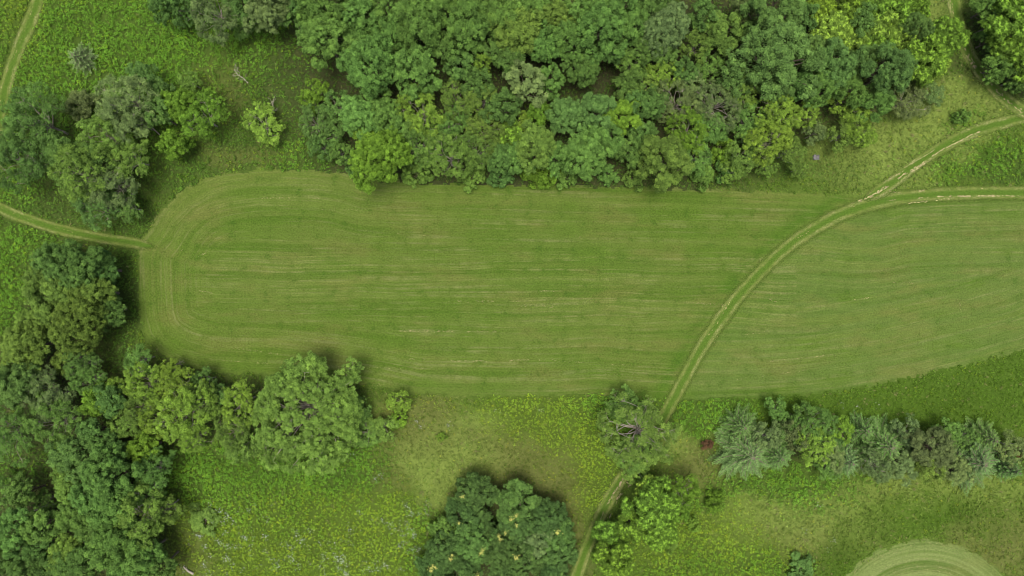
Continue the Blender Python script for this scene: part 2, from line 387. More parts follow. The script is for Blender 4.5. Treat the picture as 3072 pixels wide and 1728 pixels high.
for i, (k, ln) in enumerate(TR.items()):
    tg = norm(np.gradient(ln, axis=0)); nr = np.stack([-tg[:, 1], tg[:, 0]], 1)
    us = np.linspace(-1.5, 1.5, 11)
    ww = TRW[k] / 1.35 * 1.15 * (0.92 + 0.22*vnoise(ln[:, 0], ln[:, 1], 4.0, 51))[:, None, None]
    P = ln[:, None, :] + nr[:, None, :]*us[None, :, None]*ww
    V = np.concatenate([P.reshape(-1, 2), np.full((P.shape[0]*11, 1), 0.012 + 0.004*i)], 1)
    a = np.tile(us, len(ln))
    idx = np.arange(len(ln)*11).reshape(len(ln), 11)
    F = np.stack([idx[:-1, :-1], idx[1:, :-1], idx[1:, 1:], idx[:-1, 1:]], -1).reshape(-1, 4)
    tag(obj('track', mesh_np('track', V, F, {'across': a, 'fade': np.repeat(np.clip(1-np.arange(len(ln))[::-1]*0.5/5.0, 0, 1)**1.5*1.3 if k == 'side' else np.clip(1-np.arange(len(ln))*0.5/3.0, 0, 1)*1.0 if k == 'fork' else np.zeros(len(ln)), 11)}), track_material(TL[k][1])), TL[k][0], 'track', kind='structure')

# bare soil crumbs and dry straw along ruts and mowing lines (each a low irregular scab of earth)
def scabs(paths, seed, hgt=0.03):
    r = np.random.default_rng(seed); Vs, Fs, Cs = [], [], []; k = 0
    for pts, dens, wid, size, colr, gap in paths:
        ln = smooth_line(line_m(pts), 0.1)
        keep = vnoise(ln[:, 0]*1.0, ln[:, 1]*1.0, 1.6, seed) > gap
        ln = ln[keep]
        if len(ln) < 2: continue
        nn = max(1, int(len(ln)*0.1*dens))
        c = ln[r.integers(0, len(ln), nn)] + r.normal(0, wid, (nn, 2))
        tgd = norm(np.gradient(ln, axis=0)); ang0 = np.arctan2(tgd[:, 1], tgd[:, 0])
        ai = ang0[np.argmin(((ln[None, ::5]-c[:, None])**2).sum(-1), 1)*5 % len(ang0)]
        for q in range(nn):
            s = size*r.uniform(.35, 1.2); ca, sa = math.cos(ai[q]), math.sin(ai[q]); m = 6
            th = np.arange(m)*2*pi/m + r.uniform(0, 1)
            rr = s*r.uniform(.6, 1.2, m); ex = np.cos(th)*rr*1.9; ey = np.sin(th)*rr*0.75
            ring = np.stack([c[q, 0]+ex*ca-ey*sa, c[q, 1]+ex*sa+ey*ca, np.full(m, 0.015)], 1)
            Vs.append(ring); Vs.append([[c[q, 0], c[q, 1], 0.015+hgt*r.uniform(.7, 1.3)]])
            for j in range(m): Fs.append((k+j, k+(j+1) % m, k+m))
            Cs.append(np.tile(np.array(colr)*r.uniform(.55, 1.15), (m+1, 1))); k += m+1
    return np.vstack(Vs), np.array(Fs), np.vstack(Cs)
def flat_attr_mat(name):
    m, t, out = new_mat(name); n = N(t)
    nz = n.noise(n.pos(), 7.0, 3.0)
    n.link(n.diffuse(n.val(n.attr('col', 'Color'), n.math('ADD', nz, 0.5)), nz, .5, .03), out.inputs[0]); return m
M_SOIL = flat_attr_mat('dry_soil')
SO = (0.215, 0.195, 0.10); ST = (0.18, 0.175, 0.07)
soil = [
 ([(2720, 611), (2820, 599), (2870, 594)], 3.5, .05, .10, SO, .35), ([(2755, 594), (2800, 591)], 3, .05, .14, SO, .3), ([(2800, 590), (2880, 588)], 3, .05, .16, SO, .52),
 ([(2875, 589), (2910, 588)], 9, .06, .16, SO, 0), ([(2930, 588), (3010, 587)], 7, .07, .13, SO, .12), ([(3010, 587), (3072, 589)], 5, .04, .10, SO, .15),
 ([(2750, 573), (2800, 571), (2960, 566)], 1.6, .06, .14, SO, .5), ([(2634, 606), (2690, 599)], 5, .05, .09, SO, .2),
 ([(2575, 603), (2610, 590), (2640, 572), (2660, 560)], 10, .14, .15, SO, .1), ([(2660, 572), (2700, 579)], 4, .03, .08, SO, .1),
 ([(2660, 542), (2700, 520), (2712, 513)], 6, .05, .09, SO, .2), ([(2690, 537), (2720, 518)], 9, .10, .13, SO, .2), ([(2733, 514), (2780, 486)], 11, .12, .14, SO, .15),
 ([(2795, 470), (2830, 447), (2870, 428), (2910, 407), (2940, 394)], 9, .05, .12, SO, .05), ([(2714, 502), (2770, 470), (2800, 452)], 8, .03, .09, SO, .1), ([(2800, 452), (2880, 415)], 3, .03, .07, ST, .3),
 ([(2895, 145), (2925, 195), (2960, 238), (3000, 280), (3040, 312), (3072, 335)], 5, .10, .12, (.21, .175, .105), .35), ([(2900, 168), (2925, 205)], 9, .10, .14, (.21, .175, .105), .2), ([(2880, 190), (2930, 240), (2990, 290)], 2.5, .06, .09, ST, .4),
 ([(2990, 278), (3040, 318), (3072, 345)], 6, .12, .13, (.21, .175, .105), .2),
 ([(2854, 0), (2860, 40)], 4, .06, .1, SO, .2), ([(2850, 0), (2854, 50)], 3, .05, .1, SO, .3),
 ([(1880, 1418), (1858, 1455), (1840, 1482)], 7, .10, .13, (.21, .175, .105), .2), ([(1840, 1482), (1815, 1525), (1798, 1570)], 6, .07, .10, (.21, .175, .105), .25), ([(1865, 1478), (1850, 1500)], 8, .12, .14, (.21, .175, .105), .1), ([(1850, 1505), (1815, 1580)], 4, .06, .1, (.21, .175, .105), .3), ([(1880, 1440), (1890, 1462)], 9, .14, .12, (.21, .175, .105), .1),
 ([(0, 622), (60, 647), (130, 672), (240, 702)], 4, .06, .10, ST, .35), ([(310, 708), (390, 718)], 3.5, .06, .1, ST, .3),
 ([(0, 280), (14, 230), (28, 200)], 5, .10, .13, ST, .25), ([(30, 195), (60, 130), (100, 20)], 3, .05, .10, ST, .35), ([(5, 330), (0, 300)], 5, .1, .12, ST, .2),
 ([(2105, 1030), (2130, 1000), (2160, 955), (2190, 905)], 3, .06, .09, ST, .35), ([(2140, 1030), (2180, 960)], 2, .06, .08, ST, .45), ([(2380, 725), (2430, 690)], 3, .06, .08, ST, .3), ([(2560, 620), (2610, 596)], 3, .06, .09, ST, .3),
]
V, F, C = scabs(soil, 3)
tag(obj('bare_soil', mesh_np('bare_soil', V, F, colors={'col': C}), M_SOIL), 'broken strips of pale bare soil along the vehicle ruts', 'soil', kind='stuff')
straw = []
for a, b, dn in [((1200, 993), (1490, 995), 3.5), ((1340, 903), (1560, 905), 2.2), ((1560, 918), (1660, 920), 2.0), ((1560, 876), (1660, 872), 1.6), ((1230, 1077), (1280, 1079), 3.0), ((1340, 1082), (1460, 1083), 3.5), ((1530, 1081), (1590, 1079), 4.0), ((1600, 1078), (1960, 1100), 1.0),
                 ((1000, 1102), (1300, 1106), 1.0), ((600, 872), (636, 880), 4.0), ((597, 768), (632, 755), 2.5), ((530, 757), (555, 748), 2.0), ((640, 1035), (900, 1072), 1.6), ((630, 1078), (820, 1092), 2.2), ((1130, 1152), (1180, 1156), 2.0), ((780, 594), (960, 595), 1.8), ((960, 628), (1100, 630), 1.2),
                 ((2050, 906), (2180, 916), 2.5), ((2190, 1096), (2510, 1063), 1.5), ((2230, 1005), (2370, 985), 1.3), ((2680, 846), (2750, 850), 1.6), ((2300, 895), (2330, 905), 2.0), ((2550, 900), (2610, 893), 1.5), ((2200, 1140), (2420, 1110), 1.0), ((1800, 1125), (1950, 1120), 1.2), ((2860, 860), (2890, 950), 0.8), ((1190, 700), (1350, 712), .7), ((1650, 690), (1750, 712), .8)]:
    straw.append(([a, b], dn*3.0, .09, .055, (0.175, 0.165, 0.075), .30))
for rr, dn in ((306, 5.0), (296, 2.5), (262, 3.0), (240, 5.0), (228, 4.0)):
    th = np.linspace(0.35*pi, .85*pi, 9)
    straw.append(([(2776+rr*math.cos(q), 1938-rr*math.sin(q)) for q in th], dn*1.6, .14, .06, (0.14, 0.15, 0.06), .25))
V, F, C = scabs(straw, 11, 0.02)
tag(obj('dry_straw', mesh_np('dry_straw', V, F, colors={'col': C}), M_SOIL), 'thin streaks of dry straw lying along the mowing lines', 'straw', kind='stuff')

# ------------------------------------------------------------------ low plants
def free_points(n, seed):
    r = np.random.default_rng(seed)
    x = r.uniform(-97, 97, n); y = r.uniform(-56, 56, n)
    xx = x + (vnoise(x, y, 1.1, 41)-.5)*1.1; yy = y + (vnoise(x, y, 1.1, 47)-.5)*1.1
    ok = ~inside(xx, yy, FIELD) & (np.hypot(xx-ARC_C[0], yy-ARC_C[1]) > ARC_R)
    x, y = x[ok], y[ok]
    for k, ln in TR.items():
        dd, _ = poly_dist(x, y, ln[::3])
        ok = dd > TRW[k]*(0.75 + 0.45*r.random(len(x))); x, y = x[ok], y[ok]
    return x, y, r

def pick_zone(x, y, r):
    W = zone_weights(x, y); c = W.cumsum(-1); return (r.random(len(x))[:, None] > c).sum(-1).clip(0, 7), W

def leafy(npts, seed):
    x, y, r = free_points(npts, seed); z, W = pick_zone(x, y, r)
    clump = vnoise(x, y, 1.4, 61)
    ok = r.random(len(x)) < ZD[z, 0] * (0.45 + 0.9*clump); x, y, z, W = x[ok], y[ok], z[ok], W[ok]
    n = len(x); L = 6
    hgt = ZD[z, 2] * r.uniform(.5, 1.15, n) * (0.6 + 0.8*vnoise(x, y, 2.5, 63))
    tone = r.uniform(.68, 1.34, n)*(0.65 + 0.7*fbm(x, y, 3.2, 71))
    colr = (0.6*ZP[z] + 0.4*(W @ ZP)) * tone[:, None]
    yel = (r.random(n) < 0.12)[:, None]; colr = np.where(yel, colr*np.array([1.5, 1.2, .8]), colr)
    ang = r.uniform(0, 2*pi, (n, 1)) + np.arange(L)[None, :]*2.4 + r.normal(0, .3, (n, L))
    size = r.uniform(.12, .25, (n, L)) * (0.8 + 0.35*(z == LUSH))[:, None]
    tilt = r.uniform(-.35, .55, (n, L))
    zc = hgt[:, None]*r.uniform(.45, 1.0, (n, L))
    dx, dy = np.cos(ang), np.sin(ang)
    # rhombic leaf: base, left, tip, right
    off = r.uniform(0.0, 0.10, (n, L))
    bx = x[:, None] + dx*off; by = y[:, None] + dy*off
    tx = bx + dx*size*np.cos(tilt); ty = by + dy*size*np.cos(tilt); tz = zc - size*np.sin(tilt)
    wv = size*0.34; mx, my, mz = (bx+tx)/2, (by+ty)/2, (zc+tz)/2 + size*0.06
    V = np.stack([np.stack([bx, by, zc], -1), np.stack([mx-dy*wv, my+dx*wv, mz], -1), np.stack([tx, ty, tz], -1), np.stack([mx+dy*wv, my-dx*wv, mz], -1)], 2).reshape(-1, 3)
    V[:, 2] = np.maximum(V[:, 2], 0.02)
    F = np.arange(len(V)).reshape(-1, 4)
    C = np.repeat(colr, L*4, 0)*np.repeat(r.uniform(.8, 1.2, (n*L)), 4)[:, None]
    return V, F, C

def blades(npts, seed):
    x, y, r = free_points(npts, seed); z, W = pick_zone(x, y, r)
    ok = r.random(len(x)) < ZD[z, 1]; x, y, z, W = x[ok], y[ok], z[ok], W[ok]
    n = len(x); L = 5
    lean = 2*pi*fbm(x, y, 16, 81)*1.6 + 0.6
    ang = lean[:, None] + r.normal(0, .75, (n, L))
    ln_ = (ZD[z, 2]*r.uniform(.7, 1.5, n))[:, None]*r.uniform(.7, 1.2, (n, L))
    flat = r.uniform(.35, .95, (n, L))
    tone = r.uniform(.75, 1.25, n)*(0.70 + 0.6*fbm(x, y, 2.6, 91))
    colr = (0.6*ZP[z] + 0.4*(W @ ZP))*tone[:, None]
    strawy = (r.random(n) < 0.05)[:, None]; colr = np.where(strawy, np.array([.15, .155, .06]), colr)
    dx, dy = np.cos(ang), np.sin(ang)
    bx = x[:, None] + r.normal(0, .12, (n, L)); by = y[:, None] + r.normal(0, .12, (n, L))
    wv = r.uniform(.025, .05, (n, L))
    b0 = np.stack([bx-dy*wv, by+dx*wv, np.full((n, L), .01)], -1); b1 = np.stack([bx+dy*wv, by-dx*wv, np.full((n, L), .01)], -1)
    mx = bx+dx*ln_*flat*.45; my = by+dy*ln_*flat*.45; mz = ln_*np.sqrt(1-flat**2*.8)*.62
    tx = bx+dx*ln_*flat; ty = by+dy*ln_*flat; tz = ln_*np.sqrt(1-flat**2*.8)*.75
    m0 = np.stack([mx-dy*wv, my+dx*wv, mz], -1); m1 = np.stack([mx+dy*wv, my-dx*wv, mz], -1); tp = np.stack([tx, ty, tz], -1)
    V = np.stack([b0, b1, m1, m0, tp], 2).reshape(-1, 3)
    k = np.arange(n*L)*5
    F = np.concatenate([np.stack([k, k+1, k+2], 1), np.stack([k, k+2, k+3], 1), np.stack([k+3, k+2, k+4], 1)])
    C = np.repeat(colr, L*5, 0)
    return V, F, C
V, F, C = leafy(200000, 101)
tag(obj('leafy_weeds', mesh_np('leafy_weeds', V, F, colors={'col': C}), M_PLANT), 'dense knee-high leafy weeds covering the rough meadow', 'weeds', kind='stuff')
V, F, C = blades(88000, 102)
tag(obj('tall_grass', mesh_np('tall_grass', V, F, colors={'col': C}), M_PLANT), 'unmown tall grass leaning in tufts around the mown field', 'grass', kind='stuff')

def flowers(blobs, seed, hgt, size, colr):
    r = np.random.default_rng(seed); P = []
    for cx, cy, sx, sy, n in blobs:
        q = np.stack([r.normal(cx, sx, n), r.normal(cy, sy, n)], 1); c = q[r.integers(0, n, max(2, n//7))]
        q = c[r.integers(0, len(c), n)] + r.normal(0, 6, (n, 2)); P.append(q)
    P = np.vstack(P); x = (P[:, 0]-1536)*PXM; y = (864-P[:, 1])*PXM
    ok = ~inside(x, y, FIELD); x, y = x[ok], y[ok]; n = len(x)
    z = hgt*r.uniform(.7, 1.3, n); s = size*r.uniform(.5, 1.2, n); m = 6
    th = np.arange(m)*2*pi/m
    V = np.stack([x[:, None]+np.cos(th)*s[:, None], y[:, None]+np.sin(th)*s[:, None]*.8, z[:, None]+r.uniform(-.02, .02, (n, m))], -1).reshape(-1, 3)
    cen = np.stack([x, y, z+s*.5], 1); V = np.vstack([V, cen])
    k = np.arange(n)[:, None]*m; j = np.arange(m)[None]
    F = np.stack([k+j, k+(j+1) % m, np.repeat(n*m+np.arange(n)[:, None], m, 1)], -1).reshape(-1, 3)
    C = np.concatenate([np.repeat(np.array(colr)[None], n*m, 0), np.repeat(np.array(colr)[None]*.9, n, 0)])
    return V, F, C
V, F, C = flowers([(700, 1540, 60, 25, 120), (740, 1620, 70, 40, 160), (1000, 1680, 110, 40, 330), (880, 1620, 50, 40, 110), (1240, 1590, 25, 60, 170), (1060, 1720, 60, 20, 130), (660, 1700, 60, 25, 110), (640, 1590, 40, 40, 60), (1110, 1620, 60, 60, 90), (2480, 1600, 60, 40, 30), (2600, 1215, 40, 20, 30), (1400, 1300, 100, 60, 40), (940, 1480, 150, 60, 50)], 5, .5, .07, (.30, .32, .33))
tag(obj('white_wildflowers', mesh_np('white_wildflowers', V, F, colors={'col': C}), M_PLANT), 'scattered clusters of small whitish wildflowers among the lime green weeds', 'flowers', kind='stuff')
V, F, C = flowers([(1620, 1250, 110, 40, 400), (1720, 1340, 90, 60, 300), (1790, 1470, 30, 50, 200), (1400, 1220, 150, 15, 130), (900, 455, 60, 15, 40), (2150, 1650, 120, 60, 260), (1290, 1215, 60, 15, 50)], 6, .5, .085, (.15, .21, .025))
tag(obj('yellow_wildflowers', mesh_np('yellow_wildflowers', V, F, colors={'col': C}), M_PLANT), 'yellow green flower heads speckling the weeds beside the mown field', 'flowers', kind='stuff')

# ------------------------------------------------------------------ trees: shapes
def card(c, nrm, axis, ln, wd):
    """rhombic leaf cards: c centre, nrm normal, axis long direction"""
    ax = norm(axis - nrm*(axis*nrm).sum(-1, keepdims=True)); sd = np.cross(nrm, ax)
    a = c - ax*ln[:, None]*.5; b = c + ax*ln[:, None]*.5
    mid = c - ax*ln[:, None]*.05 + nrm*(ln*.06)[:, None]
    V = np.stack([a, mid+sd*wd[:, None]*.5, b, mid-sd*wd[:, None]*.5], 1).reshape(-1, 3)
    return V
def rdir(r, n): return norm(r.normal(0, 1, (n, 3)))

def tube(path, rad, sides=6):
    path = np.asarray(path, float); n = len(path)
    tg = norm(np.gradient(path, axis=0)); ref = np.where(np.abs(tg[:, 2:3]) > .9, np.array([[1., 0, 0]]), np.array([[0, 0, 1.]]))
    u = norm(np.cross(tg, ref)); v = np.cross(tg, u)
    th = np.arange(sides)*2*pi/sides
    ring = path[:, None] + (u[:, None]*np.cos(th)[None, :, None] + v[:, None]*np.sin(th)[None, :, None])*np.asarray(rad)[:, None, None]
    V = ring.reshape(-1, 3); i = np.arange(n-1)[:, None]*sides; j = np.arange(sides)[None]
    F = np.stack([i+j, i+(j+1) % sides, i+sides+(j+1) % sides, i+sides+j], -1).reshape(-1, 4)
    return V, F
def join(parts):
    Vs, Fs, k = [], [], 0
    for V, F in parts: Vs.append(V); Fs.append(F+k); k += len(V)
    return np.vstack(Vs), np.vstack(Fs)
def limb(r, a, b, r0, r1, n=6, bend=.12, sides=5):
    a = np.asarray(a, float); b = np.asarray(b, float); L = np.linalg.norm(b-a)
    t = np.linspace(0, 1, n)[:, None]; off = r.normal(0, bend*L, 3); off[2] = abs(off[2])*.6
    P = a + (b-a)*t + off*np.sin(t*pi) + r.normal(0, .02*L, (n, 3))*np.sin(t*pi)
    return tube(P, np.linspace(r0, r1, n), sides)

def broadleaf(R, H, seed, nl, lobe, npf, puff, nlf, ll, lw, fill=.15, low=-.15, wobble=.18, rosette=False, spread=.66, twigs=0, up=.45, base=.28, wr=1.0):
    """crown of lobes, each of leaf sprays; returns crown mesh, wood mesh"""
    r = np.random.default_rng(seed)
    cz = H*(1+base)/2; Rz = H*(1-base)/2                       # crown centre and half height
    k = np.arange(nl)+.5; zz = 1 - (1-low)*k/nl; ph = k*2.39996 + r.uniform(0, 6)
    D = np.stack([np.sqrt(1-zz**2)*np.cos(ph), np.sqrt(1-zz**2)*np.sin(ph), zz], 1) + r.normal(0, .13, (nl, 3))
    sp = spread*r.uniform(.78, 1.18, nl)[:, None]
    wob = 1 + wobble*np.sin(ph*2+seed)[:, None]
    LC = D*sp*np.array([R, R, Rz])*np.concatenate([wob, wob, np.ones_like(wob)], 1) + np.array([0, 0, cz])
    LR = lobe*R*r.uniform(.72, 1.25, nl)
    # sprays
    pi_ = np.repeat(np.arange(nl), npf); n = len(pi_)
    outw = norm(LC[pi_] - np.array([0, 0, cz*.85]))
    d = norm(rdir(r, n) + outw*.75 + np.array([0, 0, .35]))
    PC = LC[pi_] + d*(LR[pi_]*r.uniform(.55, 1.08, n))[:, None]*np.array([1, 1, .85])
    PR = puff*r.uniform(.65, 1.3, n)
    PT = np.clip(r.normal(.5, .17, n) + .10*(r.random(nl)[pi_]-.5), 0, 1)
    if not rosette: ll, lw, nlf = ll*.85, lw*.85, int(nlf*1.28)
    li = np.repeat(np.arange(n), nlf); m = len(li)
    o2 = norm(PC[li] - LC[pi_][li])
    d2 = norm(rdir(r, m) + o2*.55 + np.array([0, 0, up]))
    if rosette:
        PT = r.uniform(.10, .38, n)
        d2 = norm(rdir(r, m)*np.array([1, 1, .5]) + np.array([0, 0, .12]))
        C = PC[li] + d2*(PR[li]*r.uniform(.35, .8, m))[:, None]
        nr = norm(np.array([0, 0, 1.]) + o2*.3 + rdir(r, m)*.35); ax = d2
        tip = (r.random(m) < .30) & (r.random(n) < .6)[li]                # young pale leaves at the shoot tips
        C = np.where(tip[:, None], PC[li] + d2*(PR[li]*r.uniform(.12, .42, m))[:, None] + np.array([0, 0, .22]), C)
    else:
        C = PC[li] + d2*(PR[li]*r.uniform(.45, 1.05, m))[:, None]
        nr = norm(d2*.55 + np.array([0, 0, up]) + rdir(r, m)*.55); ax = rdir(r, m)
    T = np.clip(PT[li] + r.normal(0, .13, m), 0, 1)
    if rosette: T = np.where(tip, r.uniform(.8, 1.0, m), T)
    ln = ll*r.uniform(.7, 1.3, m); wd = lw*r.uniform(.7, 1.3, m)
    nf = int(m*fill)
    if nf:                                                       # leaves within the crown
        fd = rdir(r, nf)*(r.random(nf)**.4)[:, None]
        fi = r.integers(0, nl, nf)
        C = np.vstack([C, LC[fi] + fd*LR[fi][:, None]*.8]); nr = np.vstack([nr, rdir(r, nf)]); ax = np.vstack([ax, rdir(r, nf)])
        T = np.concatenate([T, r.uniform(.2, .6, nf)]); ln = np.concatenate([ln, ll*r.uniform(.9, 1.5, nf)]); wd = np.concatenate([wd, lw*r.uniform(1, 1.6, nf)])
    C[:, 2] = np.maximum(C[:, 2], .12)
    V = card(C, nr, ax, ln, wd); V[:, 2] = np.maximum(V[:, 2], .04); F = np.arange(len(V)).reshape(-1, 4)
    crown = mesh_np('crown', V, F, {'tint': np.repeat(T, 4)})
    # wood
    tr = (0.035*R + 0.02*H*.5)*wr
    top = np.array([0, 0, H*(base+.25)]); parts = [tube([[0, 0, -.1], [0, 0, .15], [.03*R, 0, H*base*.6], top*.8, top, [0, .04*R, H*.72]], [tr*1.5, tr*1.15, tr, tr*.8, tr*.7, tr*.25], 8)]
    for i in range(nl):
        s = np.array([0, 0, H*(base*.75 + .35*r.random()*(1-base))]); s[2] = min(s[2], max(LC[i, 2]-.2, .15))
        parts.append(limb(r, s, LC[i], tr*.5, tr*.16))
        for q in r.choice(npf, min(twigs, npf), replace=False):
            parts.append(limb(r, LC[i], PC[i*npf+q], tr*.16, tr*.07, 4, .15, 4))
    Vw, Fw = join(parts); wood = mesh_np('wood', Vw, Fw, smooth=True)
    return crown, wood

def conifer(R, H, seed, whorls, nb, power=.8, droop=.18, ln0=.30, wd0=.085, dens=9, base=.08, tipcol=.35):
    """whorls of boughs carrying side twigs with needle sprays"""
    r = np.random.default_rng(seed); Cs, Ns, As, Ts = [], [], [], []
    parts = [tube([[0, 0, -.1], [0, 0, H*.3], [0, 0, H*.7], [0, 0, H*.99]], [.045*R+.05, .04*R+.03, .02*R+.02, .012], 6)]
    for w_ in range(whorls):
        f = (w_+.5)/whorls; z0 = H*(base + (1-base)*f*.97)
        Lb = R*(1-f)**power + .12*R*(1-f) + .10
        n = max(4, int(nb*(1-.45*f))); a0 = r.uniform(0, 6)
        for b in range(n):
            a = a0 + b*2*pi/n + r.normal(0, .16); L = Lb*r.uniform(.72, 1.12); m = max(4, int(L*dens))
            t = np.linspace(.12, 1, m); lift = r.normal(.05, .10)
            rad = np.array([math.cos(a), math.sin(a), 0]); sd = np.array([-math.sin(a), math.cos(a), 0])
            zb = z0 + L*(lift*t - droop*t**2 + .12*t**4)
            P = rad*(L*t)[:, None]; P[:, 2] += zb
            parts.append(tube(np.vstack([[0, 0, z0], P[m//2], P[-1]]), [.02*R+.01, .010*R+.006, .006], 4))
            for s in (-1, 1):
                for j in range(m):
                    tl = L*.34*(1.08-t[j])*r.uniform(.7, 1.25)+.10; q = max(1, int(tl*dens*.55))
                    for u in range(q):
                        fu = (u+.5)/q
                        c = P[j] + (sd*s*.82 + rad*.57)*tl*fu; c[2] += -tl*fu*.10 + r.normal(0, .04)
                        Cs.append(c); As.append(sd*s*.6*(1-.4*t[j]) + rad*.75 + r.normal(0, .25, 3)); Ns.append(np.array([0, 0, 1.]) + r.normal(0, .35, 3))
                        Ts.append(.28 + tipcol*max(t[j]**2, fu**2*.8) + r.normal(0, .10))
    C = np.array(Cs); nr = norm(np.array(Ns)); ax = norm(np.array(As)); T = np.clip(Ts, 0, 1); m = len(C)
    V = card(C, nr, ax, ln0*r.uniform(.7, 1.3, m), wd0*r.uniform(.7, 1.4, m)); V[:, 2] = np.maximum(V[:, 2], .05)
    crown = mesh_np('crown', V, np.arange(len(V)).reshape(-1, 4), {'tint': np.repeat(T, 4)})
    Vw, Fw = join(parts)
    return crown, mesh_np('wood', Vw, Fw, smooth=True)

PROTO = {}
def proto(kind, R, H, fn): PROTO.setdefault(kind, []).append((R, H) + fn)
for s in (1, 2, 3): proto('oak', 4.2, 11, broadleaf(4.2, 11, s, 17, .36, 19, .50, 58, .27, .17))
for s in (4, 5):    proto('oak', 6.0, 13, broadleaf(6.0, 13, s, 27, .30, 22, .55, 56, .28, .18))
for s in (6, 7):    proto('oak', 2.4, 7, broadleaf(2.4, 7, s, 11, .40, 15, .36, 46, .23, .15))
for s in (8, 9):    proto('bumpy', 4.0, 9.5, broadleaf(4.0, 9.5, s, 20, .33, 22, .44, 60, .22, .15, fill=.12))
proto('bumpy', 5.6, 10.5, broadleaf(5.6, 10.5, 10, 30, .29, 22, .48, 60, .23, .16, fill=.12))
proto('bumpy', 2.4, 5, broadleaf(2.4, 5, 32, 12, .38, 15, .36, 46, .22, .15, fill=.12, base=.15))
for s in (11, 12, 13): proto('loose', 4.2, 9, broadleaf(4.2, 9, s, 19, .33, 15, .44, 40, .22, .12, fill=.08, spread=.70, twigs=4, wr=.6))
for s in (14, 15):  proto('loose', 2.3, 5.5, broadleaf(2.3, 5.5, s, 11, .38, 12, .34, 36, .20, .11, fill=.08, spread=.70, twigs=3, wr=.6))
proto('thin', 5.5, 9, broadleaf(5.5, 9, 16, 34, .27, 16, .42, 34, .21, .11, fill=.05, spread=.74, twigs=5, wr=.55))
for s in (17, 18):  proto('star', 3.6, 9, broadleaf(3.6, 9, s, 15, .38, 17, .55, 34, .46, .13, fill=.25, rosette=True))
proto('star', 2.2, 5.5, broadleaf(2.2, 5.5, 19, 10, .40, 12, .46, 30, .42, .12, fill=.25, rosette=True))
for s in (20, 21):  proto('pine', 4.2, 11, broadleaf(4.2, 11, s, 24, .30, 17, .42, 62, .30, .07, fill=.25, up=.25))
for s in (22, 23):  proto('spruce', 3.8, 7.5, conifer(3.8, 7.5, s, 9, 13))
proto('spruce', 2.4, 4.2, conifer(2.4, 4.2, 24, 8, 11))
proto('spruce', 4.8, 8.5, conifer(4.8, 8.5, 25, 10, 14))
for s in (26, 27, 28): proto('shrub', 1.7, 2.3, broadleaf(1.7, 2.3, s, 12, .40, 12, .30, 38, .20, .12, base=.05, low=-.4))
proto('giant', 9.4, 13, broadleaf(9.4, 13, 29, 84, .19, 22, .52, 46, .27, .16, fill=.10, spread=.78, twigs=2, base=.15, wr=.5, wobble=.04))
PALETTE = {
 'mid green': (0.0735, 0.1480, 0.0304), 'dark green': (0.0600, 0.1200, 0.0270), 'blue green': (0.0714, 0.1400, 0.0342), 'grey green': (0.0903, 0.1400, 0.0456), 'olive green': (0.0830, 0.1420, 0.0260),
 'yellow green': (0.1140, 0.1960, 0.0260), 'bright green': (0.0840, 0.1620, 0.0181), 'fresh green': (0.0861, 0.1580, 0.0285), 'brownish': (0.0780, 0.1080, 0.0360), 'silvery green': (0.0720, 0.1300, 0.0400), 'reddish': (0.0893, 0.0500, 0.0266), 'deep green': (0.0440, 0.0880, 0.0220),
}
KIND_NAME = {'oak': 'broadleaf_tree', 'bumpy': 'broadleaf_tree', 'loose': 'broadleaf_tree', 'thin': 'broadleaf_tree', 'star': 'broadleaf_tree', 'giant': 'broadleaf_tree', 'pine': 'pine_tree', 'spruce': 'spruce_tree', 'shrub': 'shrub'}
KIND_WORD = {'oak': 'round lobed tree', 'bumpy': 'dense knobbly tree', 'loose': 'loose airy tree', 'thin': 'thin see-through tree', 'star': 'long-leaved tufted tree', 'giant': 'huge spreading tree', 'pine': 'soft tufted pine', 'spruce': 'feathery spruce', 'shrub': 'leafy shrub'}
SHORT = {'pine': 'pine', 'spruce': 'spruce', 'shrub': 'shrub'}
AUTO = []
CAT = {'pine': 'pine', 'spruce': 'spruce', 'shrub': 'shrub'}
tree_rng = np.random.default_rng(1234)

